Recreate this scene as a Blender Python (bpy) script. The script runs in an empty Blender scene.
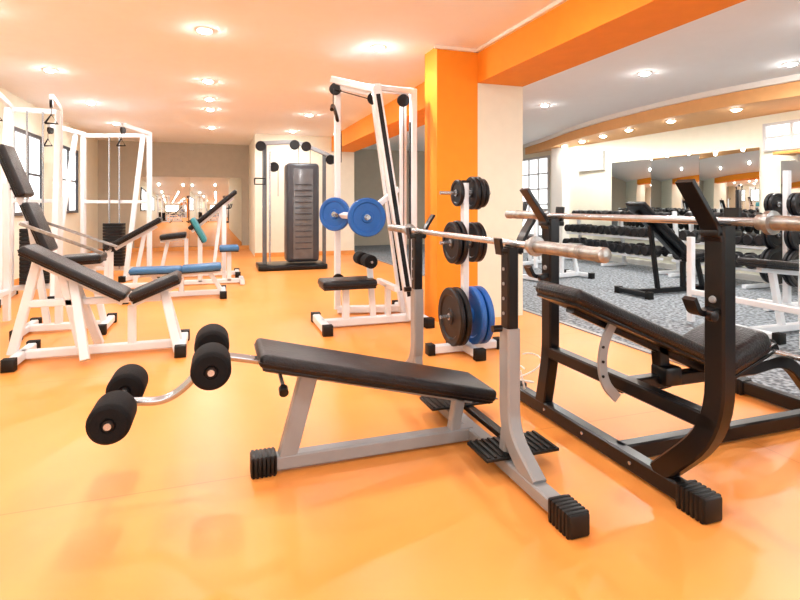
import bpy, bmesh, math, random
from mathutils import Vector, Matrix
random.seed(4)
sc = bpy.context.scene
sc.view_settings.view_transform = 'Standard'
sc.view_settings.look = 'None'
sc.view_settings.exposure = 0.12

# ------------------------------------------------------------ materials
def mat(name, col, rough=0.5, metal=0.0, var=0.05, scale=8.0, bump=0.0, bscale=60.0, emis=None, coat=0.0, spec=0.5):
    m = bpy.data.materials.new(name); m.use_nodes = True
    nt = m.node_tree; b = nt.nodes['Principled BSDF']
    b.inputs['Roughness'].default_value = rough
    b.inputs['Metallic'].default_value = metal
    b.inputs['Coat Weight'].default_value = coat
    b.inputs['Specular IOR Level'].default_value = spec
    tc = nt.nodes.new('ShaderNodeTexCoord')
    if var > 0:
        n = nt.nodes.new('ShaderNodeTexNoise'); n.inputs['Scale'].default_value = scale
        n.inputs['Detail'].default_value = 3
        nt.links.new(tc.outputs['Object'], n.inputs['Vector'])
        r = nt.nodes.new('ShaderNodeValToRGB')
        r.color_ramp.elements[0].position = 0.3; r.color_ramp.elements[1].position = 0.7
        r.color_ramp.elements[0].color = (*[max(0, c*(1-var)) for c in col], 1)
        r.color_ramp.elements[1].color = (*[min(1, c*(1+var)) for c in col], 1)
        nt.links.new(n.outputs['Fac'], r.inputs['Fac'])
        nt.links.new(r.outputs['Color'], b.inputs['Base Color'])
    else:
        b.inputs['Base Color'].default_value = (*col, 1)
    if bump > 0:
        n2 = nt.nodes.new('ShaderNodeTexNoise'); n2.inputs['Scale'].default_value = bscale
        nt.links.new(tc.outputs['Object'], n2.inputs['Vector'])
        bp = nt.nodes.new('ShaderNodeBump'); bp.inputs['Strength'].default_value = bump
        bp.inputs['Distance'].default_value = 0.01
        nt.links.new(n2.outputs['Fac'], bp.inputs['Height'])
        nt.links.new(bp.outputs['Normal'], b.inputs['Normal'])
    if emis:
        b.inputs['Emission Color'].default_value = (*emis[0], 1)
        b.inputs['Emission Strength'].default_value = emis[1]
    return m

def floor_mat():
    m = bpy.data.materials.new('orange_vinyl_floor'); m.use_nodes = True
    nt = m.node_tree; b = nt.nodes['Principled BSDF']
    tc = nt.nodes.new('ShaderNodeTexCoord')
    n = nt.nodes.new('ShaderNodeTexNoise'); n.inputs['Scale'].default_value = 0.8
    n.inputs['Detail'].default_value = 5; n.inputs['Distortion'].default_value = 0.8
    nt.links.new(tc.outputs['Object'], n.inputs['Vector'])
    r = nt.nodes.new('ShaderNodeValToRGB')
    r.color_ramp.elements[0].position = 0.3; r.color_ramp.elements[1].position = 0.72
    r.color_ramp.elements[0].color = (0.83, 0.295, 0.058, 1)
    r.color_ramp.elements[1].color = (0.87, 0.345, 0.085, 1)
    nt.links.new(n.outputs['Fac'], r.inputs['Fac'])
    # faint welded sheet seams
    br = nt.nodes.new('ShaderNodeTexBrick'); br.offset = 0.0
    br.inputs['Scale'].default_value = 1.0; br.inputs['Brick Width'].default_value = 9.0
    br.inputs['Row Height'].default_value = 1.6; br.inputs['Mortar Size'].default_value = 0.004
    br.inputs['Color1'].default_value = (1,1,1,1); br.inputs['Color2'].default_value = (1,1,1,1)
    br.inputs['Mortar'].default_value = (0.86,0.80,0.72,1)
    nt.links.new(tc.outputs['Object'], br.inputs['Vector'])
    mx = nt.nodes.new('ShaderNodeMix'); mx.data_type = 'RGBA'; mx.blend_type = 'MULTIPLY'
    mx.inputs[0].default_value = 1.0
    nt.links.new(r.outputs['Color'], mx.inputs[6]); nt.links.new(br.outputs['Color'], mx.inputs[7])
    nt.links.new(mx.outputs[2], b.inputs['Base Color'])
    n2 = nt.nodes.new('ShaderNodeTexNoise'); n2.inputs['Scale'].default_value = 1.6
    nt.links.new(tc.outputs['Object'], n2.inputs['Vector'])
    mr = nt.nodes.new('ShaderNodeMapRange')
    mr.inputs['To Min'].default_value = 0.30; mr.inputs['To Max'].default_value = 0.42
    nt.links.new(n2.outputs['Fac'], mr.inputs['Value'])
    nt.links.new(mr.outputs['Result'], b.inputs['Roughness'])
    b.inputs['Specular IOR Level'].default_value = 0.30
    return m

def carpet_mat():
    m = bpy.data.materials.new('grey_speckled_carpet'); m.use_nodes = True
    nt = m.node_tree; b = nt.nodes['Principled BSDF']
    tc = nt.nodes.new('ShaderNodeTexCoord')
    n = nt.nodes.new('ShaderNodeTexNoise'); n.inputs['Scale'].default_value = 30
    n.inputs['Detail'].default_value = 6
    nt.links.new(tc.outputs['Object'], n.inputs['Vector'])
    r = nt.nodes.new('ShaderNodeValToRGB')
    r.color_ramp.elements[0].position = 0.38; r.color_ramp.elements[1].position = 0.64
    r.color_ramp.elements[0].color = (0.07, 0.08, 0.095, 1)
    r.color_ramp.elements[1].color = (0.34, 0.38, 0.41, 1)
    nt.links.new(n.outputs['Fac'], r.inputs['Fac'])
    nt.links.new(r.outputs['Color'], b.inputs['Base Color'])
    b.inputs['Roughness'].default_value = 0.95
    return m

M = dict(
 floor=floor_mat(), carpet=carpet_mat(),
 ceil=mat('white_ceiling_paint', (0.90,0.93,0.95), 0.9, var=0.01),
 wallg=mat('taupe_wall_paint', (0.46,0.42,0.34), 0.85, var=0.03),
 wallc=mat('cream_wall_paint', (0.80,0.79,0.66), 0.85, var=0.02),
 orange=mat('orange_wall_paint', (0.88,0.29,0.010), 0.75, var=0.03),
 soff=mat('amber_soffit_paint', (0.78,0.42,0.17), 0.75, var=0.03),
 trim=mat('white_trim_paint', (0.85,0.84,0.80), 0.5, var=0.01),
 grey=mat('light_grey_window_frame', (0.55,0.56,0.56), 0.5, var=0.01),
 white=mat('white_powder_coat', (0.76,0.80,0.84), 0.3, var=0.02, coat=0.1),
 silver=mat('grey_powder_coat', (0.27,0.28,0.29), 0.4, metal=0.1, var=0.05),
 chrome=mat('chrome', (0.42,0.45,0.48), 0.22, metal=0.8, var=0.04),
 sleeve=mat('worn_steel', (0.34,0.34,0.33), 0.3, metal=0.85, var=0.25, scale=30, bump=0.2),
 black=mat('black_frame_paint', (0.004,0.004,0.005), 0.28, var=0.1, spec=0.3),
 vinyl=mat('black_vinyl', (0.005,0.005,0.007), 0.34, var=0.2, bump=0.35, bscale=120, spec=0.35),
 foam=mat('black_foam', (0.005,0.005,0.006), 0.8, var=0.2, bump=0.3, bscale=200, spec=0.2),
 rubber=mat('black_rubber', (0.005,0.005,0.005), 0.45, var=0.2, spec=0.3),
 iron=mat('cast_iron', (0.007,0.007,0.009), 0.4, var=0.25, spec=0.3),
 blue=mat('blue_rubber', (0.006,0.10,0.40), 0.4, var=0.1),
 bluev=mat('blue_vinyl', (0.035,0.15,0.33), 0.45, var=0.1, bump=0.2),
 teal=mat('teal_vinyl', (0.03,0.23,0.27), 0.45, var=0.1),
 dark=mat('dark_grey_cover', (0.035,0.04,0.05), 0.35, var=0.1),
 smoke=mat('smoked_panel', (0.11,0.12,0.13), 0.2, var=0.1),
 mirror=mat('mirror_glass', (0.80,0.82,0.80), 0.02, metal=1.0, var=0),
 cable=mat('white_cable', (0.8,0.8,0.78), 0.5, var=0.02),
 lamp=mat('lamp_glow', (1,1,1), 0.5, var=0, emis=((1,0.98,0.94), 380)),
 sky=mat('daylight_pane', (1,1,1), 0.3, var=0, emis=((0.92,0.97,1.0), 1.3)),
 wood=mat('orange_shelf_laminate', (0.75,0.33,0.08), 0.5, var=0.1),
)

# ------------------------------------------------------------ geometry helpers
def V(p): return Vector(p)
def fillet(pts, r, n=7):
    pts = [V(p) for p in pts]
    if r <= 0 or len(pts) < 3: return pts
    out = [pts[0]]
    for i in range(1, len(pts)-1):
        a, p, c = pts[i-1], pts[i], pts[i+1]
        d1 = (a-p); d2 = (c-p); l = min(r, d1.length*0.48, d2.length*0.48)
        A = p + d1.normalized()*l; C = p + d2.normalized()*l
        for k in range(n+1):
            t = k/n
            out.append(A*(1-t)**2 + p*2*t*(1-t) + C*t*t)
    out.append(pts[-1]); return out

def rect_sec(w, h, b=0.12):
    x, y = w/2, h/2; c = min(w, h)*b
    return [(x-c,-y),(x,-y+c),(x,y-c),(x-c,y),(-x+c,y),(-x,y-c),(-x,-y+c),(-x+c,-y)]
def circ_sec(r, n=16): return [(r*math.cos(2*math.pi*i/n), r*math.sin(2*math.pi*i/n)) for i in range(n)]

class B:
    def __init__(s, name, loc=(0,0,0), rz=0.0, world=False):
        s.e = bpy.data.objects.new(name, None); s.e.empty_display_size = 0.1
        s.e.location = loc; s.e.rotation_euler = (0,0,rz)
        sc.collection.objects.link(s.e)
        s.o = V(loc) if world else V((0,0,0))
    def add(s, name, bm, m, smooth=True, ang=35):
        bmesh.ops.translate(bm, verts=bm.verts, vec=-s.o)
        bmesh.ops.recalc_face_normals(bm, faces=bm.faces)
        me = bpy.data.meshes.new(name); bm.to_mesh(me); bm.free()
        me.materials.append(M[m] if isinstance(m, str) else m)
        if smooth:
            me.polygons.foreach_set('use_smooth', [True]*len(me.polygons))
            try: me.set_sharp_from_angle(angle=math.radians(ang))
            except Exception: pass
        ob = bpy.data.objects.new(name, me); sc.collection.objects.link(ob)
        ob.parent = s.e
        return ob
    def tube(s, name, pts, sec, m, r=0.0, up=(0,0,1), closed=False):
        pts = fillet(pts, r)
        bm = bmesh.new(); rings = []
        n = len(pts); T = []
        for i in range(n):
            if i == 0: t = pts[1]-pts[0]
            elif i == n-1: t = pts[-1]-pts[-2]
            else: t = (pts[i]-pts[i-1]).normalized() + (pts[i+1]-pts[i]).normalized()
            T.append(t.normalized())
        u = V(up)
        if abs(u.dot(T[0])) > 0.97: u = V((0,1,0)) if abs(T[0].y) < 0.9 else V((1,0,0))
        nn = (u - T[0]*u.dot(T[0])).normalized()
        for i in range(n):
            nn = (nn - T[i]*nn.dot(T[i])).normalized()
            bb = T[i].cross(nn)
            rings.append([bm.verts.new(pts[i] + bb*a + nn*c) for a, c in sec])
        L = len(sec)
        for i in range(n-1):
            for j in range(L):
                bm.faces.new([rings[i][j], rings[i][(j+1)%L], rings[i+1][(j+1)%L], rings[i+1][j]])
        bm.faces.new(rings[0]); bm.faces.new(rings[-1])
        return s.add(name, bm, m)
    def rt(s, name, pts, w, h, m, r=0.0, up=(0,0,1)): return s.tube(name, pts, rect_sec(w,h), m, r, up)
    def ct(s, name, pts, rad, m, r=0.0, n=14): return s.tube(name, pts, circ_sec(rad,n), m, r)
    def box(s, name, c, size, m, bev=0.0, rot=None, seg=2):
        bm = bmesh.new(); bmesh.ops.create_cube(bm, size=1)
        bmesh.ops.scale(bm, vec=size, verts=bm.verts)
        if bev > 0:
            bmesh.ops.bevel(bm, geom=bm.edges[:], offset=bev, segments=seg, affect='EDGES', profile=0.5)
        mm = Matrix.Translation(V(c))
        if rot is not None: mm = mm @ rot
        bmesh.ops.transform(bm, matrix=mm, verts=bm.verts)
        return s.add(name, bm, m)
    def pad(s, name, p0, p1, w, t, m='vinyl', side=(0,1,0), bev=None, board=True):
        p0, p1 = V(p0), V(p1); x = (p1-p0); L = x.length; x.normalize()
        y = V(side); y = (y - x*y.dot(x)).normalized(); z = x.cross(y)
        if z.z < 0: z = -z; y = -y
        rot = Matrix((x, y, z)).transposed().to_4x4()
        c = (p0+p1)/2
        s.box(name, c, (L, w, t), m, bev or t*0.36, rot, 4)
        s.box(name+'_seam', c - z*(t*0.12), (L+.004, w+.004, 0.005), m, 0.002, rot)
        if board: s.box(name+'_board', c - z*(t*0.5+0.004), (L*0.96, w*0.9, 0.014), 'black', 0.003, rot)
    def lathe(s, name, c, axis, prof, m, n=32):
        a = V(axis).normalized(); u = V((0,0,1)) if abs(a.z) < 0.9 else V((1,0,0))
        u = (u - a*u.dot(a)).normalized(); w = a.cross(u); c = V(c)
        bm = bmesh.new(); rings = []
        for d, r in prof:
            if r <= 1e-6: rings.append([bm.verts.new(c + a*d)])
            else: rings.append([bm.verts.new(c + a*d + (u*math.cos(2*math.pi*i/n) + w*math.sin(2*math.pi*i/n))*r) for i in range(n)])
        for A, C in zip(rings, rings[1:]):
            for i in range(n):
                j = (i+1) % n
                if len(A) == 1 and len(C) == 1: continue
                if len(A) == 1: bm.faces.new([A[0], C[i], C[j]])
                elif len(C) == 1: bm.faces.new([A[i], A[j], C[0]])
                else: bm.faces.new([A[i], A[j], C[j], C[i]])
        return s.add(name, bm, m)
    def plate(s, name, c, axis, r, t, m='iron'):
        h = t/2
        prof = [(-h,0.0),(-h,0.028),(-h,r*0.26),(-h*0.5,r*0.30),(-h*0.45,r*0.72),(-h*0.95,r*0.78),(-h,r*0.95),(-h*0.6,r),
                (h*0.6,r),(h,r*0.95),(h*0.95,r*0.78),(h*0.45,r*0.72),(h*0.5,r*0.30),(h,r*0.26),(h,0.028),(h,0)]
        s.lathe(name, c, axis, prof, m, 40)
        a = V(axis).normalized()
        s.lathe(name+'_hub', V(c), a, [(-h*1.15,0),(-h*1.15,0.026),(h*1.15,0.026),(h*1.15,0)], 'chrome', 20)
    def cap(s, name, c, size, axis='y', m='rubber'):
        sx, sy, sz = size
        s.box(name, c, (sx-.006, sy, sz-.004), m, 0.008)
        k = 6
        for i in range(k):
            f = (i+0.5)/k - 0.5
            if axis == 'y': s.box(name+'_rib', (c[0], c[1]+f*sy*0.9, c[2]), (sx, sy/k*0.6, sz), m, 0.003)
            else: s.box(name+'_rib', (c[0]+f*sx*0.9, c[1], c[2]), (sx/k*0.6, sy, sz), m, 0.003)

def barbell(name, x, y0, y1, z, sl=0.42, rs=0.025):
    b = B(name, (x,(y0+y1)/2,z), world=True)
    b.ct('shaft', [(x,y0+sl-0.02,z),(x,y1-sl+0.02,z)], 0.0145, 'chrome', n=18)
    for a, s in ((y0, 1), (y1, -1)):
        prof = [(0,0),(0,rs*0.7),(0.004,rs),(0.03,rs),(0.032,rs*0.92),(sl-0.05,rs*0.92),(sl-0.048,rs*1.5),(sl-0.03,rs*1.5),
                (sl-0.028,rs*1.05),(sl,rs*1.0),(sl+0.002,0)]
        b.lathe('sleeve', (x,a,z), (0,s,0), prof, 'sleeve', 28)
        for k in range(3):
            b.lathe('groove_ring', (x, a+s*(0.1+0.012*k), z), (0,s,0), [(0,0),(0,rs*0.97),(0.005,rs*0.97),(0.005,0)], 'sleeve', 24)
    return b

# ------------------------------------------------------------ room shell
def shell_box(name, lo, hi, m):
    bm = bmesh.new(); bmesh.ops.create_cube(bm, size=1)
    c = [(a+b)/2 for a, b in zip(lo, hi)]; s = [b-a for a, b in zip(lo, hi)]
    bmesh.ops.scale(bm, vec=s, verts=bm.verts)
    me = bpy.data.meshes.new(name); bm.to_mesh(me); bm.free(); me.materials.append(M[m])
    o = bpy.data.objects.new(name, me); o.location = c; sc.collection.objects.link(o); return o
XL, XR, YB, YF, H = -2.6, 7.3, 13.9, -3.0, 2.6
EDGE = 3.05
shell_box('floor', (XL-.1,YF-.1,-.1), (XR+.1,YB+.1,0), 'floor')
shell_box('floor_carpet', (EDGE,YF,0.0), (XR,YB,0.008), 'carpet')
shell_box('trim_1', (EDGE-.03,YF,0.0), (EDGE+.012,YB,0.010), 'silver')
shell_box('ceiling', (XL-.1,YF-.1,H), (XR+.1,YB+.1,H+.1), 'ceil')
shell_box('wall_left', (XL-.1,YF-.1,0), (XL,YB+.1,H), 'wallc')
shell_box('wall_right', (XR,YF-.1,0), (XR+.1,YB+.1,H), 'wallc')
shell_box('wall_back', (XL,YB,0), (XR,YB+.1,H), 'wallg')
shell_box('wall_front', (XL,YF-.1,0), (XR,YF,H), 'wallc')
shell_box('wall_partition', (0.76,11.6,0), (2.9,YB,H), 'wallc')
shell_box('baseboard_back', (XL,YB-.02,0), (0.76,YB,0.09), 'wood')
shell_box('baseboard_left', (XL,YF,0), (XL+.02,YB,0.09), 'wood')
shell_box('baseboard_partition', (0.75,11.58,0), (2.9,11.6,0.09), 'wood')
shell_box('baseboard_right', (XR-.02,YF,0.008), (XR,YB,0.10), 'trim')
# column + beam
shell_box('wall_column_orange', (1.96,4.637,0), (2.386,4.95,H), 'orange')
shell_box('wall_column_cream', (2.386,4.637,0), (2.886,5.15,2.28), 'wallc')
shell_box('ceiling_beam', (2.386,YF,2.28), (2.886,11.6,H), 'orange')
shell_box('trim_2', (2.355,YF,H-.03), (2.386,4.637,H), 'trim')
shell_box('trim_3', (1.93,4.61,H-.03), (2.386,4.637,H), 'trim')
# curved soffit over the dumbbell area
def soffit():
    ctrl = [(6.9,YF),(6.85,1.0),(6.62,3.0),(6.36,4.2),(6.16,5.5),(6.22,7.0),(6.5,8.6),(6.95,10.2),(7.29,11.6)]
    P = []
    for i in range(len(ctrl)-1):
        p0 = V((*ctrl[max(i-1,0)],0)); p1 = V((*ctrl[i],0)); p2 = V((*ctrl[i+1],0)); p3 = V((*ctrl[min(i+2,len(ctrl)-1)],0))
        for k in range(8):
            t = k/8
            P.append(0.5*((2*p1)+(p2-p0)*t+(2*p0-5*p1+4*p2-p3)*t*t+(3*p1-p0-3*p2+p3)*t**3))
    P.append(V((*ctrl[-1],0)))
    def strip(name, z0, z1, m, inset=0.0):
        bm = bmesh.new(); rr = []
        for p in P:
            x = min(p.x+inset, XR-.001)
            rr.append([bm.verts.new((x,p.y,z0)), bm.verts.new((x,p.y,z1)), bm.verts.new((XR,p.y,z1)), bm.verts.new((XR,p.y,z0))])
        for a, b in zip(rr, rr[1:]):
            for j in range(4): bm.faces.new([a[j],a[(j+1)%4],b[(j+1)%4],b[j]])
        bm.faces.new(rr[0]); bm.faces.new(rr[-1])
        bmesh.ops.recalc_face_normals(bm, faces=bm.faces)
        me = bpy.data.meshes.new(name); bm.to_mesh(me); bm.free(); me.materials.append(M[m])
        o = bpy.data.objects.new(name, me); sc.collection.objects.link(o)
    strip('ceiling_soffit', 2.36, 2.60, 'soff')
    strip('trim_4', 2.53, 2.60, 'trim', -0.06)
    return P
SP = soffit()

def window(name, side, a0, a1, z0, z1, nv=2, nh=1):
    b = B(name, (0,0,0))
    def bx(n, lo_a, hi_a, lo_z, hi_z, d0, d1, m):
        if side == 'R': c = (XR-(d0+d1)/2, (lo_a+hi_a)/2, (lo_z+hi_z)/2); s = (d1-d0, hi_a-lo_a, hi_z-lo_z)
        elif side == 'L': c = (XL+(d0+d1)/2, (lo_a+hi_a)/2, (lo_z+hi_z)/2); s = (d1-d0, hi_a-lo_a, hi_z-lo_z)
        elif side == 'F': c = ((lo_a+hi_a)/2, YF+(d0+d1)/2, (lo_z+hi_z)/2); s = (hi_a-lo_a, d1-d0, hi_z-lo_z)
        b.box(n, c, s, m)
    bx('pane', a0, a1, z0, z1, 0.002, 0.008, 'sky')
    f = 0.05
    fm = 'dark' if side == 'L' else 'grey'
    if side == 'R' and z0 > 1.5: f = 0.035
    bx('frame', a0-f, a0, z0-f, z1+f, 0, .05, fm); bx('frame', a1, a1+f, z0-f, z1+f, 0, .05, fm)
    bx('frame', a0, a1, z0-f, z0, 0, .05, fm); bx('frame', a0, a1, z1, z1+f, 0, .05, fm)
    for i in range(1, nv):
        a = a0+(a1-a0)*i/nv; bx('mullion', a-.02, a+.02, z0, z1, 0, .035, fm)
    for i in range(1, nh):
        z = z0+(z1-z0)*i/nh; bx('transom', a0, a1, z-.015, z+.015, 0, .034, fm)
window('window_1', 'R', 4.0, 5.4, 1.88, 2.20, 4, 2)
window('window_2', 'R', 8.75, 9.5, 1.84, 2.15, 3, 2)
window('window_3', 'R', 10.6, 11.8, 0.4, 2.2, 3, 5)
window('window_4', 'L', 8.4, 9.6, 1.0, 2.1, 2, 2)
window('window_5', 'L', 10.6, 11.8, 1.0, 2.1, 2, 2)
window('added_fill_window_1', 'F', -1.8, 1.8, 0.8, 2.2, 4, 1)  # unseen glowing window behind the camera, added for soft fill
window('added_fill_window_2', 'F', 3.6, 6.2, 0.8, 2.2, 3, 1)  # second unseen window behind the camera, also added to light the room

def mirror_wall(name, axis, a0, a1, z0, z1, n):
    b = B(name, (0,0,0))
    w = (a1-a0)/n
    for i in range(n):
        c = a0+w*(i+.5)
        if axis == 'back': b.box('glass', (c, YB-.015, (z0+z1)/2), (w-.003,.012,z1-z0), 'mirror', 0.001)
        else: b.box('glass', (XR-.015, c, (z0+z1)/2), (.012,w-.003,z1-z0), 'mirror', 0.001)
    return b
mirror_wall('wall_mirror', 'back', -1.84, 0.585, 0.1, 1.78, 2)
mirror_wall('wall_mirror', 'right', 5.5, 8.5, 0.5, 1.92, 3)
mirror_wall('wall_mirror', 'right', 1.6, 5.2, 0.5, 1.70, 3)
shell_box('wall_pilaster', (XR-.18,9.85,0.008), (XR,10.25,2.36), 'trim')

# ------------------------------------------------------------ downlights
def downlight(x, y, z, e, col=(0.95,0.98,1.0)):
    b = B('recessed_ceiling_light', (x,y,z))
    b.lathe('bezel', (0,0,0), (0,0,-1), [(0,0.078),(0.006,0.078),(0.012,0.062),(0.006,0.05),(0.0,0.05)], 'trim', 24)
    b.lathe('bulb', (0,0,0), (0,0,-1), [(0.001,0.05),(0.012,0.046),(0.026,0.028),(0.031,0)], 'lamp', 20)
    l = bpy.data.lights.new('lamp_beam', 'SPOT'); l.energy = e; l.color = col
    l.spot_size = math.radians(165); l.spot_blend = 0.5
    l.shadow_soft_size = 0.05
    o = bpy.data.objects.new('lamp_beam', l); sc.collection.objects.link(o)
    o.parent = b.e; o.location = (0,0,-0.045)
for x in (-1.75, -0.1, 1.45):
    for y in (0.4, 2.9, 4.86, 6.85, 8.87, 10.95):
        downlight(x, y, H, 29)
downlight(-0.1, 8.0, H, 18)
for x, y in ((4.6,0.9),(4.6,2.9),(4.6,4.83),(4.65,6.86),(4.65,8.9),(5.75,4.0)):
    downlight(x, y, H, 74, (1,0.99,0.97))
for x, y in ((6.62,4.1),(6.46,5.2),(6.44,6.25),(6.52,7.2),(6.66,8.0),(6.82,8.8),(7.0,9.6)):
    downlight(x, y, 2.36, 12, (1,0.97,0.92))
for x, w in ((0,3.4),(4.9,2.5)):  # added area fills at the invented front-wall windows, behind the camera
    l = bpy.data.lights.new('added_front_fill', 'AREA'); l.shape='RECTANGLE'; l.size=w; l.size_y=1.3; l.energy=45; l.color=(0.9,0.96,1)
    o = bpy.data.objects.new('added_front_fill', l); o.location=(x,YF+.1,1.5)
    o.rotation_euler=(math.radians(90),0,0)
    sc.collection.objects.link(o)

# ------------------------------------------------------------ FRONT silver bench
Y0 = 2.25
b = B('decline_weight_bench', (1.13,Y0,0), world=True)
b.rt('base_crossbar', [(1.13,1.56,.042),(1.13,3.12,.042)], .065, .055, 'silver')
b.cap('foot_cap', (1.13,1.53,.042), (.086,.13,.082)); b.cap('foot_cap', (1.13,3.14,.042), (.086,.12,.082))
b.rt('base_rail', [(.20,Y0,.042),(1.12,Y0,.042)], .06, .06, 'silver')
b.cap('foot_cap', (.18,Y0,.043), (.11,.086,.084), 'x')
b.rt('front_leg', [(.275,Y0,.06),(.375,Y0,.43)], .055, .075, 'silver', up=(1,0,0))
b.rt('pad_rail', [(.19,Y0,.445),(1.12,Y0,.205)], .05, .05, 'silver')
b.rt('rear_strut', [(1.03,Y0,.05),(1.06,Y0,.215)], .05, .05, 'silver', up=(1,0,0))
b.pad('bench_pad', (.155,Y0,.502), (1.18,Y0,.245), .30, .055)
for y, s in ((1.914, -1), (2.98, 1)):
    b.rt('upright', [(1.13,y,.60),(1.13,y,.17),(1.13,y+s*.20,.05)], .058, .078, 'silver', r=.12, up=(0,1,0))
    b.rt('upright_gusset', [(1.13,y-s*.03,.05),(1.13,y-s*.005,.20)], .05, .05, 'silver', up=(0,1,0))
    b.rt('upright_extension', [(1.13,y,.58),(1.13,y,.93)], .05, .062, 'black', up=(0,1,0))
    b.box('cradle_plate', (1.13,y,.915), (.10,.055,.022), 'black', .004)
    b.rt('cradle_back', [(1.165,y,.90),(1.185,y,.965),(1.235,y,1.04)], .05, .014, 'black', r=.03, up=(1,0,0))
    b.rt('cradle_front', [(1.085,y,.90),(1.075,y,.965)], .05, .014, 'black', up=(1,0,0))
    b.ct('pin_knob', [(1.09,y-.001,.60),(1.05,y-.001,.60)], .014, 'black')
    for z in (.66,.72,.78,.84):
        b.lathe('adjust_hole', (1.103,y,z), (-1,0,0), [(0,0),(0,.007),(.004,.007),(.004,.005),(.002,0)], 'silver', 12)
for y0, y1 in ((1.885,2.065),(2.45,2.63)):
    b.box('footplate', (1.18,(y0+y1)/2,.082), (.34,y1-y0,.014), 'rubber', .004)
    for i in range(12):
        b.box('tread', (1.025+.028*i,(y0+y1)/2,.091), (.012,y1-y0-.01,.008), 'rubber', .002)
b.rt('footplate_bracket', [(1.22,1.93,.062),(1.22,2.6,.062)], .04, .03, 'black')
b.ct('roller_arm', [(.24,Y0,.445),(.10,Y0,.48),(-.03,Y0,.505),(-.10,Y0,.40),(-.19,Y0,.34),(-.36,Y0,.358)], .0165, 'chrome', r=.07)
for (x,z) in ((-.02,.508),(-.345,.362)):
    b.ct('roller_axle', [(x,1.99,z),(x,2.52,z)], .012, 'chrome')
    for ya, yb in ((2.0,2.17),(2.34,2.51)):
        L = yb-ya
        b.lathe('foam_roller', (x,ya,z), (0,1,0), [(0.004,0),(0.004,.022),(0,.026),(0,.056),(.008,.066),(.02,.070),(L-.02,.070),(L-.008,.066),(L,.056),(L,.026),(L-.004,0)], 'foam', 36)
        b.lathe('end_cap', (x,ya-.003,z), (0,1,0), [(0,0),(0,.018),(.006,.022),(.008,0)], 'black', 20)
b.ct('adjust_pin', [(.24,2.2,.42),(.24,2.06,.40)], .008, 'chrome'); b.lathe('adjust_knob', (.24,2.09,.40), (0,-.9,-.3), [(0,0),(0,.012),(.01,.018),(.04,.018),(.045,0)], 'black', 16)
barbell('barbell', 1.13, 1.345, 3.49, .945)

# ------------------------------------------------------------ RIGHT black bench
YC = 1.85; XB = 1.62
b = B('incline_bench_press', (XB,YC,0), world=True)
b.rt('base_rail_side', [(XB,1.46,.047),(XB,2.68,.047)], .062, .07, 'black')
b.cap('foot_cap', (XB,1.45,.046), (.088,.13,.09)); b.cap('foot_cap', (XB,2.68,.046), (.088,.12,.09))
b.rt('upright', [(XB,1.365,1.03),(XB,1.365,.33),(XB,1.62,.07)], .06, .08, 'black', r=.16, up=(0,1,0))
b.rt('upright', [(XB,2.34,1.03),(XB,2.34,.33),(XB,2.40,.07)], .06, .08, 'black', r=.1, up=(0,1,0))
b.rt('mid_crossbar', [(XB,1.37,.35),(XB,2.34,.35)], .06, .06, 'black')
for y in (1.365, 2.34):
    b.rt('bar_guide', [(XB-.025,y,.98),(XB-.045,y,1.03),(XB-.155,y,1.18)], .07, .018, 'black', r=.03, up=(1,0,0))
    b.rt('bar_hook', [(XB+.05,y,1.0),(XB+.06,y,1.09)], .06, .014, 'black', up=(1,0,0))
    b.box('hook_base', (XB+.005,y,1.005), (.11,.07,.025), 'black', .005)
    b.lathe('bolt', (XB-.03,y,.78), (-1,0,0), [(0,0),(0,.013),(.008,.011),(.010,0)], 'silver', 12)
    b.rt('lower_catch', [(XB-.03,y,.74),(XB-.11,y,.74),(XB-.135,y,.79)], .05, .02, 'black', r=.02)
    b.lathe('catch_knob', (XB-.08,y,.735), (0,-1,0), [(.0,0),(.03,.018),(.05,.018),(.055,0)], 'black', 14)
b.pad('back_pad', (1.30,YC,.755), (2.05,YC,.43), .29, .06)
b.pad('seat_pad', (2.07,YC,.40), (2.33,YC,.50), .32, .11, bev=.04)
b.rt('back_rail', [(1.38,YC,.68),(2.08,YC,.365)], .05, .05, 'black')
b.rt('seat_rail', [(XB,YC,.33),(2.4,YC,.33)], .055, .055, 'black')
b.rt('seat_post', [(2.2,YC,.38),(2.2,YC,.06)], .06, .06, 'black')
b.rt('adjust_post', [(1.86,YC,.30),(1.84,YC,.50)], .05, .06, 'black', up=(1,0,0))
b.box('adjust_block', (1.86,YC-.02,.36), (.09,.09,.08), 'black', .01)
b.rt('adjust_arc', [(1.56,YC-.05,.63),(1.505,YC-.05,.54),(1.49,YC-.05,.44),(1.51,YC-.05,.36),(1.57,YC-.05,.30)], .014, .04, 'silver', r=.06, up=(1,0,0))
for z in (.40,.46,.52): b.lathe('arc_hole', (1.49,YC-.06,z), (0,-1,0), [(0,0),(0,.006),(.004,.006),(.004,0)], 'black', 10)
b.rt('base_spine', [(XB,YC,.047),(2.92,YC,.047)], .06, .07, 'black')
b.rt('rear_foot', [(2.9,1.45,.047),(2.9,2.3,.047)], .06, .07, 'black')
b.cap('foot_cap', (2.9,1.43,.046), (.088,.11,.09)); b.cap('foot_cap', (2.9,2.32,.046), (.088,.11,.09))
b.rt('leg_support', [(2.38,YC,.33),(2.62,YC,.36),(2.86,YC,.10)], .05, .06, 'black', r=.15)
b.ct('leg_axle', [(2.66,1.60,.36),(2.66,2.10,.36)], .013, 'chrome')
for ya in (1.58,1.94):
    b.lathe('foam_roller', (2.66,ya,.36), (0,1,0), [(0,0),(0,.045),(.015,.058),(.165,.058),(.18,.045),(.18,0)], 'foam', 28)
for k in range(3):
    b.lathe('bolt', (XB-.031,1.75+.3*k,.05), (-1,0,0), [(0,0),(0,.008),(.004,.007),(.005,0)], 'chrome', 10)
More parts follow.
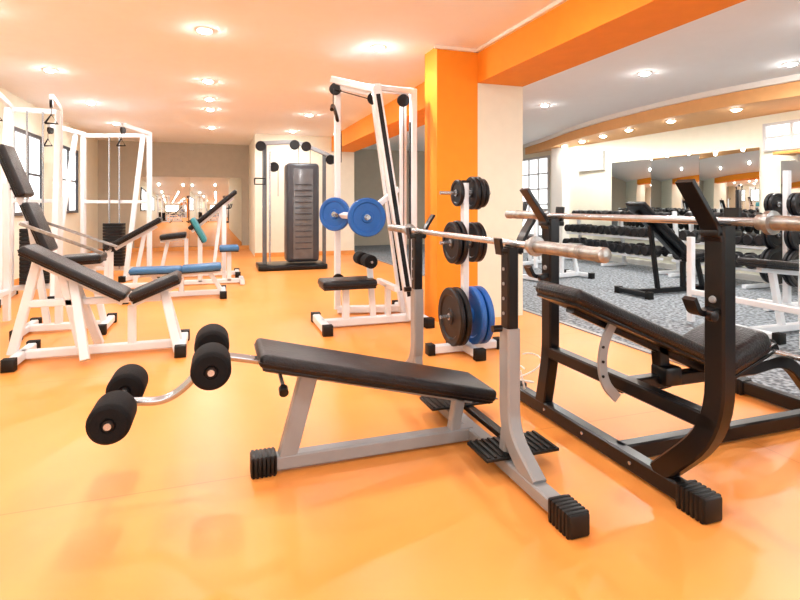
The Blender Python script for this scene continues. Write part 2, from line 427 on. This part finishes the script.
barbell('barbell', XB+.005, .83, 2.77, 1.045, sl=.40)
c = B('cable_loop', (1.5,2.45,.0), world=True)
pp = []
for i in range(30):
    t = i/29*4.6*math.pi
    pp.append((1.56+.07*math.cos(t)+.004*i-.05, 2.52+.06*math.sin(t), .16+.06*math.sin(t*.5+1)+.002*i))
c.ct('cord', pp, .004, 'cable', n=8)
c.rt('cord_hanger', [(1.60,2.55,.09),(1.56,2.53,.20)], .008,.008,'cable')

# ------------------------------------------------------------ plate tree
b = B('weight_plate_tree', (1.76,3.63,0), world=True)
b.rt('base', [(1.49,3.63,.04),(2.03,3.63,.04)], .06, .06, 'white')
b.rt('base_cross', [(1.76,3.4,.04),(1.76,3.86,.04)], .06, .06, 'white')
for p in ((1.48,3.63),(2.04,3.63)): b.cap('foot_cap', (p[0],p[1],.042), (.06,.08,.08), 'x')
for p in ((1.76,3.39),(1.76,3.87)): b.cap('foot_cap', (p[0],p[1],.042), (.08,.06,.08), 'y')
b.rt('post', [(1.76,3.63,.04),(1.76,3.63,1.27)], .05, .05, 'white')
b.box('post_cap', (1.76,3.63,1.275), (.056,.056,.02), 'black', .004)
for z in (.27,.82,1.19):
    b.ct('horn', [(1.56,3.63,z),(1.97,3.63,z)], .014, 'chrome')
for x, z, r, t, m in ((1.70,.27,.215,.04,'iron'),(1.65,.27,.215,.04,'iron'),(1.82,.27,.215,.045,'blue'),(1.88,.27,.215,.045,'blue'),
                      (1.70,.82,.165,.035,'iron'),(1.655,.82,.155,.03,'iron'),(1.82,.82,.15,.035,'iron'),(1.86,.82,.15,.03,'iron'),
                      (1.70,1.19,.10,.03,'iron'),(1.82,1.19,.125,.035,'iron'),(1.86,1.19,.125,.03,'iron'),(1.90,1.19,.11,.03,'iron')):
    b.plate('plate', (x,3.63,z), (1,0,0), r, t, m)

# ------------------------------------------------------------ generic bench
def bench(name, loc, rz, L=1.1, back=(0.0,.75,-.68,.42), seat=(-.72,.42,-1.05,.52), frame='white', pm='vinyl', w=.27, fw=.5, rack=None):
    b = B(name, loc, rz)
    xs = [back[0],back[2],seat[0],seat[2]]; a, c = min(xs)-.02, max(xs)+.02
    b.rt('base_rail', [(a,0,.045),(c,0,.045)], .06, .06, frame)
    for x in (a,c):
        b.rt('cross_foot', [(x,-fw/2,.045),(x,fw/2,.045)], .06, .06, frame)
        for s in (-1,1): b.cap('foot_cap', (x,s*fw/2,.043), (.08,.07,.084))
    x0,z0,x1,z1 = back
    b.pad('back_pad', (x0,0,z0), (x1,0,z1), w, .06, pm)
    d = V((x1-x0,0,z1-z0)).normalized(); nrm = V((-d.z,0,d.x)); nrm = nrm if nrm.z > 0 else -nrm
    q0 = V((x0,0,z0))+d*.1-nrm*.06; q1 = V((x1,0,z1))-nrm*.06
    b.rt('back_rail', [q0,q1], .045,.045, frame)
    s0 = V((seat[0],0,seat[1]-.06)); s1 = V((seat[2],0,seat[3]-.06))
    b.pad('seat_pad', (seat[0],0,seat[1]), (seat[2],0,seat[3]), w*1.05, .07, pm)
    b.rt('seat_rail', [s0,s1], .045,.045, frame)
    mid = V((seat[0],0,seat[1]-.07))
    b.rt('seat_post', [(mid.x,0,.05), mid], .055,.055, frame)
    q = q0*.7+q1*.3
    fx = q.x + (.12 if q.x < mid.x else -.12)
    b.rt('back_post', [(fx,0,.05), q], .05,.05, frame, up=(1,0,0))
    b.rt('brace', [(s1.x*.7+s0.x*.3,0,(s1.z+s0.z)/2), (s1.x,0,.06)], .05,.05, frame, up=(1,0,0))
    if rack:
        rx, rh = rack
        for s in (-1,1):
            b.rt('rack_upright', [(rx,s*.5,.03),(rx,s*.5,rh)], .055,.055, frame)
            b.rt('rack_hook', [(rx+.03,s*.5,rh-.05),(rx+.09,s*.5,rh-.05),(rx+.11,s*.5,rh+.02)], .04,.015, 'black', r=.02)
        b.rt('rack_cross', [(rx,-.5,.3),(rx,.5,.3)], .05,.05, frame)
    return b

b = bench('adjustable_weight_bench', (0,4.42,0), 0, back=(-1.28,.80,-.63,.43), seat=(-.60,.42,-.27,.56), w=.30)
b.rt('side_leg', [(-.98,.0,.55),(-.86,.24,.03)], .05,.06,'white', up=(1,0,0))
b.rt('side_leg', [(-.98,.0,.55),(-.86,-.24,.03)], .05,.06,'white', up=(1,0,0))
b.rt('front_leg', [(-.38,0,.44),(-.27,-.2,.03)], .05,.06,'white', up=(1,0,0))
b.rt('long_brace', [(-1.25,0,.40),(-.4,0,.40)], .05,.05,'white')
b.rt('rear_leg', [(-1.20,0,.72),(-1.36,0,.05)], .05,.06,'white', up=(1,0,0))
# press bench behind left: two-piece backrest
b = bench('shoulder_press_bench', (0,5.35,0), 0, back=(-1.52,1.12,-1.36,.70), seat=(-1.30,.62,-.95,.64), rack=(-1.84,1.30), w=.30)
b.pad('head_pad', (-1.70,0,1.60),(-1.54,0,1.17), .28,.07)
b.rt('head_rail', [(-1.74,0,1.55),(-1.52,0,.98)], .05,.05,'white', up=(1,0,0))
b.rt('handle', [(-1.5,-.3,.95),(-.9,-.35,.70)], .025,.025,'sleeve')
b.rt('handle', [(-1.5,.3,.95),(-.9,.35,.70)], .025,.025,'sleeve')
b.rt('handle_cross', [(-1.5,-.3,.95),(-1.5,.3,.95)], .03,.03,'white')

# ------------------------------------------------------------ cable towers
def cable_tower(name, loc, rz, W=.9, D=.9, Ht=2.25, stack=True, frame='white'):
    b = B(name, loc, rz)
    for s in (-1,1):
        b.rt('foot', [(s*W/2,-D/2,.04),(s*W/2,D/2,.04)], .06,.07, frame)
        for t in (-1,1): b.cap('foot_cap', (s*W/2,t*D/2,.044), (.08,.07,.086))
        b.rt('upright', [(s*W/2,D*.3,.04),(s*W/2,D*.3,Ht)], .06,.07, frame)
        b.rt('slant_brace', [(s*W/2,-D*.4,.05),(s*W/2,D*.1,Ht-.05)], .05,.06, frame, up=(1,0,0))
        b.rt('top_arm', [(s*W/2,D*.34,Ht),(s*W/2,-D*.5,Ht+.02)], .05,.06, frame)
        b.lathe('pulley', (s*W/2-.02,-D*.46,Ht-.05), (1,0,0), [(0,0),(0,.055),(.014,.042),(.028,.055),(.028,0)], 'black', 24)
        b.ct('cable', [(s*W/2,-D*.52,Ht-.05),(s*W/2,-D*.52,Ht-.18)], .004, 'black', n=8)
        b.ct('handle', [(s*W/2-.06,-D*.52,Ht-.28),(s*W/2,-D*.52,Ht-.18),(s*W/2+.06,-D*.52,Ht-.28),(s*W/2-.06,-D*.52,Ht-.28)], .012, 'black')
    b.rt('top_beam', [(-W/2,D*.3,Ht-.03),(W/2,D*.3,Ht-.03)], .06,.06, frame)
    b.rt('base_beam', [(-W/2,D*.3,.10),(W/2,D*.3,.10)], .06,.06, frame)
    b.rt('mid_beam', [(-W/2,D*.3,1.15),(W/2,D*.3,1.15)], .05,.05, frame)
    if stack:
        for k in range(14):
            b.box('stack_plate', (0,D*.3-.06,.17+.048*k), (min(.30,W*.6),.12,.044), 'iron', .004)
        for s in (-1,1): b.ct('guide_rod', [(s*.08,D*.3-.06,.1),(s*.08,D*.3-.06,Ht-.05)], .011, 'chrome')
    return b
cable_tower('cable_pulley_tower', (-2.05,7.3,0), math.radians(8), W=.5, D=1.0, Ht=2.28)
cable_tower('cable_crossover_machine', (-1.6,9.1,0), math.radians(-20), W=1.05, D=1.0, Ht=2.22)
# mid-left benches
bench('low_exercise_bench', (0,6.85,0), 0, back=(-.95,.34,-.40,.34), seat=(-.40,.34,.05,.36), pm='bluev', w=.30)
b=bench('incline_sit_up_bench', (0,7.75,0), 0, back=(-.70,.92,-1.28,.58), seat=(-1.3,.56,-1.36,.58), w=.30, fw=.44)
b=bench('utility_weight_bench', (0,8.7,0), 0, back=(.28,1.32,-.40,.74), seat=(-.44,.66,-.80,.62), w=.32, rack=(.1,1.1))
b = B('preacher_curl_bench', (-.27,7.85,0))
b.pad('arm_pad', (-.05,0,.92),(.12,0,.60), .5,.06,'teal')
b.rt('post', [(.05,0,.04),(.05,0,.70)], .06,.06,'white'); b.rt('base', [(-.25,0,.04),(.6,0,.04)], .06,.06,'white')
b.pad('seat', (.30,0,.50),(.56,0,.50), .32,.07,'bluev'); b.rt('seat_post', [(.43,0,.04),(.43,0,.46)], .06,.06,'white')
b.rt('cross_foot', [(-.25,-.25,.04),(-.25,.25,.04)], .06,.06,'white'); b.rt('cross_foot', [(.6,-.25,.04),(.6,.25,.04)], .06,.06,'white')

# ------------------------------------------------------------ multi-station
b = B('multi_station_gym', (1.22,9.4,0))
b.box('weight_stack_cover', (.18,0,.97), (.56,.42,1.70), 'dark', .06, seg=4)
b.box('cover_panel', (.18,-.215,.95), (.34,.02,1.55), 'smoke', .008)
for k in range(12): b.box('cover_slot', (.18,-.228,.35+.1*k), (.28,.008,.02), 'dark', .002)
b.box('base_plate', (0,0,.05), (1.15,.7,.09), 'black', .02)
b.rt('left_column', [(-.45,0,.05),(-.45,0,2.15)], .07,.07,'smoke')
b.rt('left_column_front', [(-.38,-.2,.05),(-.38,-.2,2.0)], .03,.03,'chrome')
b.rt('right_column', [(.58,0,.05),(.58,0,2.0)], .06,.06,'smoke')
b.rt('top_boom', [(-.55,0,2.15),(.1,-.05,2.20),(.75,0,1.95)], .07,.07,'silver', r=.2)
for x, z in ((-.52,2.10),(-.30,1.75),(.25,2.12),(.68,1.90),(.05,2.14)):
    b.lathe('pulley', (x,-.10,z), (0,1,0), [(0,0),(0,.085),(.02,.065),(.04,.085),(.04,0)], 'black', 24)
    b.ct('cable', [(x+.07,-.08,z),(x+.07,-.08,z-.5)], .005,'black',n=8)
b.ct('handle', [(-.62,-.12,1.55),(-.62,-.12,1.45),(-.45,-.12,1.45),(-.45,-.12,1.55),(-.62,-.12,1.55)], .013,'black')

# ------------------------------------------------------------ plate loaded lat machine
b = B('lat_pulldown_machine', (1.35,4.9,0), world=True)
b.rt('base_rail', [(.88,4.72,.045),(1.82,4.72,.045)], .07,.07,'white')
b.rt('rear_rail', [(1.15,5.3,.045),(1.80,5.15,.045)], .07,.07,'white')
b.rt('front_foot', [(.88,4.45,.045),(.88,5.0,.045)], .07,.07,'white')
b.rt('rear_foot', [(1.80,4.45,.045),(1.80,5.35,.045)], .07,.07,'white')
for p in ((.88,4.44),(.88,5.01),(1.80,4.44),(1.80,5.36)): b.cap('foot_cap', (p[0],p[1],.045), (.084,.08,.088))
for y, x0, x1, z in ((4.62,1.70,1.36,2.14),(4.95,1.74,1.44,2.16)):
    b.rt('slanted_post', [(x0,y,.05),(x1,y,z)], .06,.08,'white', up=(1,0,0))
    b.rt('post_inlay', [(x0*.9+x1*.1,y-.028,.05+z*.1),(x0*.02+x1*.98,y-.028,z*.98)], .012,.040,'black', up=(1,0,0))
b.rt('rear_post', [(1.80,4.85,.05),(1.80,4.85,2.22)], .06,.07,'white')
b.rt('rear_post', [(1.80,5.15,.05),(1.80,5.15,2.22)], .06,.07,'white')
b.rt('post_inlay', [(1.765,4.85,.3),(1.765,4.85,1.9)], .04,.01,'black', up=(1,0,0))
b.rt('front_post', [(1.15,5.3,.05),(1.15,5.3,2.38)], .06,.06,'white')
b.rt('top_beam', [(1.10,5.3,2.36),(1.40,4.95,2.22),(1.83,4.95,2.22)], .07,.07,'white', r=.1)
b.rt('top_cross', [(1.36,4.58,2.16),(1.44,4.98,2.18),(1.15,5.3,2.30)], .06,.06,'white')
b.rt('top_cross', [(1.36,4.62,2.16),(1.80,4.85,2.2)], .05,.05,'white')
b.rt('top_cross', [(1.80,4.82,2.2),(1.80,5.18,2.2)], .05,.05,'white')
for x,y,z in ((1.12,5.24,2.26),(1.42,4.9,2.12),(1.72,4.9,2.12),(1.15,5.24,.35)):
    b.lathe('pulley', (x,y,z), (0,1,0), [(0,0),(0,.06),(.015,.045),(.03,.06),(.03,0)], 'black', 24)
b.ct('cable', [(1.09,5.22,2.26),(1.09,5.22,2.05)], .005,'black',n=8)
b.ct('lat_bar', [(1.00,4.85,1.98),(1.04,5.0,2.06),(1.12,5.22,2.0),(1.20,5.40,1.84),(1.22,5.5,1.55)], .018,'black', r=.08)
b.ct('cable', [(1.42,4.9,2.1),(1.12,5.24,2.25)], .005,'black',n=8)
b.ct('cable', [(1.72,4.9,2.1),(1.72,4.9,.9)], .005,'black',n=8)
b.rt('seat_post', [(1.1,4.72,.05),(1.1,4.72,.36)], .06,.06,'white')
b.pad('seat', (.87,4.72,.40),(1.36,4.72,.40), .30,.07,'vinyl')
b.rt('thigh_post', [(1.36,4.72,.05),(1.32,4.72,.60)], .05,.05,'white', up=(1,0,0))
for ya in (4.50,4.77): b.lathe('thigh_roller', (1.28,ya,.60), (0,1,0), [(0,0),(0,.05),(.01,.06),(.16,.06),(.17,.05),(.17,0)], 'foam', 24)
b.ct('thigh_axle', [(1.28,4.48,.60),(1.28,4.96,.60)], .012,'chrome')
b.rt('lever_arm', [(1.6,4.72,1.25),(1.26,4.68,1.0),(1.10,5.3,1.0)], .05,.05,'white', r=.05)
b.ct('plate_horn', [(1.265,4.74,.99),(1.265,4.54,.99)], .02,'chrome')
b.plate('plate', (1.265,4.60,.99), (0,1,0), .175,.04,'blue')
b.plate('plate', (1.265,4.655,.99), (0,1,0), .16,.03,'iron')
b.ct('plate_horn', [(1.09,5.3,1.0),(1.09,5.06,1.0)], .02,'chrome')
b.plate('plate', (1.09,5.14,1.01), (0.8,1,0), .165,.04,'blue')
b.rt('foot_stirrup', [(1.5,4.45,.36),(1.5,5.0,.36)], .05,.05,'white')
b.rt('foot_stirrup_post', [(1.5,4.72,.05),(1.5,4.72,.36)], .05,.05,'white')

# ------------------------------------------------------------ right side: dumbbell racks
def dumbbell_rack(name, x, y0, y1):
    b = B(name, (x,(y0+y1)/2,0.008), world=True)
    for y in (y0, (y0+y1)/2, y1):
        b.rt('upright', [(x+.22,y,.03),(x+.12,y,1.0)], .05,.06,'white', up=(1,0,0))
        b.rt('foot', [(x-.28,y,.04),(x+.28,y,.04)], .06,.05,'white')
    tiers = ((.28,-.08,.09),(.57,.0,.078),(.86,.07,.066))
    for z, dx, R in tiers:
        for s in (-.09,.09):
            b.rt('shelf_rail', [(x+dx+s,y0-.05,z+s*.3),(x+dx+s,y1+.05,z+s*.3)], .04,.04,'white')
    bm = bmesh.new()
    def ring(c, axd, prof, n=14):
        rings = []
        for d, r in prof:
            rings.append([bm.verts.new((c[0]+d*axd, c[1]+r*math.cos(2*math.pi*i/n), c[2]+r*math.sin(2*math.pi*i/n))) for i in range(n)])
        for A, C in zip(rings, rings[1:]):
            for i in range(n): bm.faces.new([A[i],A[(i+1)%n],C[(i+1)%n],C[i]])
        bm.faces.new(rings[0]); bm.faces.new(rings[-1])
    for z, dx, R in tiers:
        y = y0+.06
        while y < y1:
            r = R*random.uniform(.88,1.08); w = .07+r*.3
            cz = z+.02+r*.72
            ring((x+dx,y,cz), 1, [(-.07-w,r*.6),(-.07-w,r*.88),(-.07-w+.01,r),(-.075,r),(-.065,r*.88),(-.065,.015),(.065,.015),(.065,r*.88),(.075,r),(.07+w-.01,r),(.07+w,r*.88),(.07+w,r*.6)])
            y += 2*r+.015
    b.add('dumbbells', bm, 'iron')
dumbbell_rack('dumbbell_rack', 6.75, 3.9, 6.3)
dumbbell_rack('dumbbell_rack', 6.75, 6.6, 9.0)
b = bench('incline_dumbbell_bench', (5.2,5.15,.008), 0, back=(-.45,1.12,.28,.50), seat=(.30,.46,.62,.50), frame='black', w=.3)
b = bench('flat_dumbbell_bench', (4.6,6.7,.008), math.radians(10), back=(-.3,.62,.25,.46), seat=(.27,.45,.6,.48), frame='white', w=.28)
b = bench('preacher_bench', (5.1,8.3,.008), math.radians(200), back=(.05,1.15,.30,.60), seat=(-.3,.5,-.6,.5), frame='white', w=.45, rack=(.2,1.2))
b = bench('hyperextension_bench', (4.35,3.25,.008), 0, back=(-.15,.62,.45,.56), seat=(.47,.56,.85,.58), frame='white', w=.28, rack=(-.25,.80))

b = B('plate_storage_stand', (5.62,3.95,0.008))
b.rt('post', [(0,0,.03),(0,0,1.45)], .06,.06,'white'); b.rt('base', [(-.3,0,.04),(.3,0,.04)], .06,.06,'white'); b.rt('base_cross', [(0,-.3,.04),(0,.3,.04)], .06,.06,'white')
for z, r in ((.45,.2),(.78,.16),(1.1,.12)):
    b.ct('horn', [(0,-.22,z),(0,.22,z)], .014,'chrome')
    for y in (-.14,-.09,.1,.15): b.plate('plate', (0,y,z), (0,1,0), r,.035,'iron')
b = B('wall_shelf', (XR-.2,4.6,1.78))
b.box('board', (0,0,0), (.36,.9,.04), 'wood', .004)
b.box('bracket', (.12,-.3,-.06), (.12,.03,.10), 'trim', .004); b.box('bracket', (.12,.3,-.06), (.12,.03,.10), 'trim', .004)

# ------------------------------------------------------------ camera
cam = bpy.data.cameras.new('camera'); co = bpy.data.objects.new('camera', cam)
cam.sensor_width = 36; cam.lens = 24; cam.shift_y = -95/800; cam.clip_start = 0.02
co.location = (0,0,1.1); co.rotation_euler = (math.radians(90),0,-math.atan(183/533.33))
sc.collection.objects.link(co); sc.camera = co
w = bpy.data.worlds.new('world'); sc.world = w; w.use_nodes = True
w.node_tree.nodes['Background'].inputs[0].default_value = (0.9,0.95,1,1)
w.node_tree.nodes['Background'].inputs[1].default_value = 0.5
